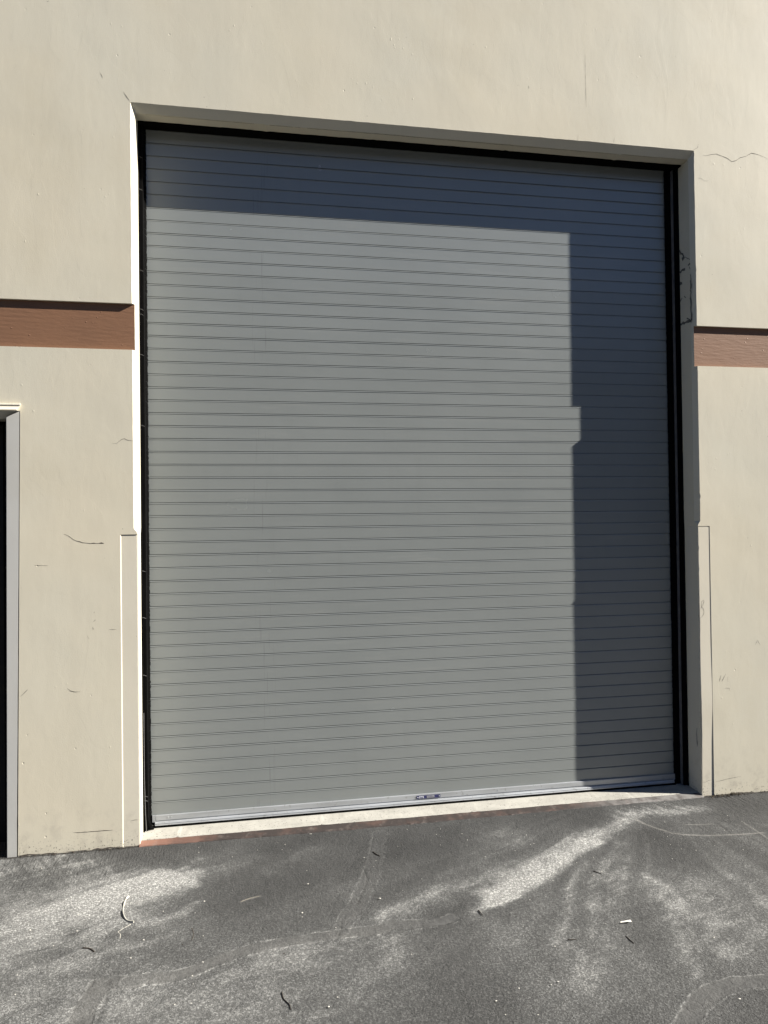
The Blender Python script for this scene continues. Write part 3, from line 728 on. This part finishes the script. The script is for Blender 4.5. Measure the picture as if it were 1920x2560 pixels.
# ---------------------------------------------------------------- added unseen row behind the viewer: blocks horizon sky so the curtain darkens
bm = bmesh.new()
FY = -21.0
for k in range(-6, 8):
    x = k*7.0
    box(bm, x, x+.9, FY-8, FY, -.3, 8.6); box(bm, x+.9, x+7.0, FY-8, FY-.12, 4.4, 8.3); box(bm, x+.9, x+7.0, FY-8, FY-.6, -.3, 4.4, 1)
box(bm, -42.2, 56.2, FY-8, FY+.15, 8.6, 9.2)
FAR = flat("blocker_taupe", (.16, .15, .13), .9); FARD = flat("blocker_dark_bay", (.06, .06, .065), .7)
o = link("sky_blocker_row", bm, [FAR, FARD]); tag(o, kind="structure")

# ---------------------------------------------------------------- litter on the paving
BARK = flat("twig_bark", (.035, .028, .022), .9); PALE = flat("pale_dry_stalk", (.50, .48, .42), .7); STRAW = flat("dry_straw", (.22, .20, .16), .8); LEAF = flat("dry_leaf", (.07, .055, .035), .9)
def twig(name, key, label, cat, r, mat, group=None, lift=1, arch=0):
    P_ = smoothpath(LITTER[key]); n = len(P_); c = P_[0].copy()
    pts = [(p.x-c.x, p.y-c.y, r*lift*.35+arch*math.sin(math.pi*i/(n-1))) for i, p in enumerate(P_)]
    bm = bmesh.new(); tube(bm, pts, [r*(1-.35*i/(n-1))*random.uniform(.9, 1.1) for i in range(n)], 8)
    o = link(name, bm, mat, None, True); o.location = (c.x, c.y, -.0012); return tag(o, label, cat, group)
# flat pale strip standing on its edge and bent into a hook
P_ = smoothpath(LITTER["strap"], 8); c = P_[0].copy(); bm = bmesh.new(); rings = []
for i, p in enumerate(P_):
    a = P_[max(0, i-1)]; b = P_[min(len(P_)-1, i+1)]; d = (b-a).normalized(); s = V((-d.y, d.x, 0)); h = .0085*(.75+.25*math.sin(i*.3+1)); t = .0022
    q_ = p-c; rings.append([(q_.x-s.x*t, q_.y-s.y*t, 0), (q_.x+s.x*t, q_.y+s.y*t, 0), (q_.x+s.x*t*.6, q_.y+s.y*t*.6, h), (q_.x-s.x*t*.6, q_.y-s.y*t*.6, h)])
vr = loft(bm, rings, 0, True); bm.faces.new(vr[0]); bm.faces.new(vr[-1])
tag_o = link("rubber_strip", bm, PALE); tag_o.location = (c.x, c.y, 0); tag(tag_o, "pale strip bent into a hook, lying in the white glint patch before the door's left side", "strip")
twig("dry_stem", "stem", "thin pale zigzag stem just in front of the hooked strip", "stem", .0017, PALE)
G = "twigs scattered on the paving"
twig("twig", "forked", "short dark forked twig nearest the left edge of the paving", "twig", .0040, BARK, G)
twig("twig", "stick1", "thin dark upright curved twig, right of the hooked strip", "twig", .0024, BARK, G)
twig("twig", "stick2", "long dark curved twig in front, nearest the camera", "twig", .0019, BARK, G)
twig("twig", "stick3", "small dark twig on the pale patch below the middle of the door", "twig", .0030, BARK, G)
twig("twig", "t7", "short dark twig just right of the bright diagonal glint streak", "twig", .0018, BARK, G)
twig("twig", "t8", "stubby dark twig at the lower end of the bright glint streak", "twig", .0026, BARK, G)
twig("twig", "t9", "straight dark twig lying level, left of the white paper scrap", "twig", .0020, BARK, G)
twig("twig", "t10", "slanting dark twig just in front of the white paper scrap", "twig", .0018, BARK, G)
twig("straw", "straw", "thin straw right of the white glint patch", "straw", .0010, STRAW)
(ax, ay), (bx, by) = LITTER["paper"]; bm = bmesh.new()
loft(bm, [[(0, -.002, .001), (0, .003, .002)], [(.03, -.008, .005), (.03, .006, .003)], [(bx-ax, -.006, .002), (bx-ax, .005, .004)]])
bmesh.ops.solidify(bm, geom=bm.faces[:], thickness=.0006)
PAPER = flat("scrap_paper", (.72, .70, .64), .7); o = link("paper_scrap", bm, PAPER); o.location = (ax, ay, .001); tag(o, "small torn white paper scrap on the right half of the paving", "paper")
rr = random.Random(12)
def chip(bm, x, y, s, mi=0):
    r = bmesh.ops.create_icosphere(bm, subdivisions=1, radius=s)
    for v in r['verts']: v.co = V((x+v.co.x*rr.uniform(.7, 1.5), y+v.co.y*rr.uniform(.6, 1.1), max(-.001, v.co.z*.6+s*.3)))
    for f in set(f for v in r['verts'] for f in v.link_faces): f.material_index = mi
bm = bmesh.new()
for x, y in LITTER["chips"]: chip(bm, x, y, rr.uniform(.0025, .0045), 0)
for k in range(260):
    x = rr.uniform(-.6, 3.7); y = -abs(rr.gauss(0, .9))-.03
    if y > -1.9: chip(bm, x, y, rr.uniform(.001, .0028), 0 if rr.random() < .75 else 1)
for k in range(160):
    x = rr.choice([rr.uniform(-.6, 0), rr.uniform(3.06, 3.6), rr.gauss(3.2, .06), rr.uniform(.02, .25)]); y = -abs(rr.gauss(0, .012))-.004 if not 0 < x < 1 else rr.uniform(.09, .15)
    chip(bm, x, y, rr.uniform(.0015, .0045), 1)
GRITW = flat("pale_grit", (.55, .53, .48), .8)
o = link("grit", bm, [GRITW, BARK]); tag(o, kind="stuff"); o["label"] = "loose pale grit and dark crumbs on the paving"
o.location.z = .018*0
bm = bmesh.new()
for k in range(26):
    x = rr.gauss(0, .045); y = -abs(rr.gauss(0, .016)); a = rr.uniform(0, 3.1); l = rr.uniform(.006, .018)
    tube(bm, [(x, y, .003), (x+math.cos(a)*l*.5, y+math.sin(a)*l*.3, rr.uniform(.006, .014)), (x+math.cos(a)*l, y+math.sin(a)*l*.5, .004)], [.001, .0035, .0008], 5)
o = link("leaf_litter", bm, LEAF); o.location = (3.19, -.012, 0); tag(o, "small heap of dry leaf crumbs against the wall right of the roller door", "leaves")
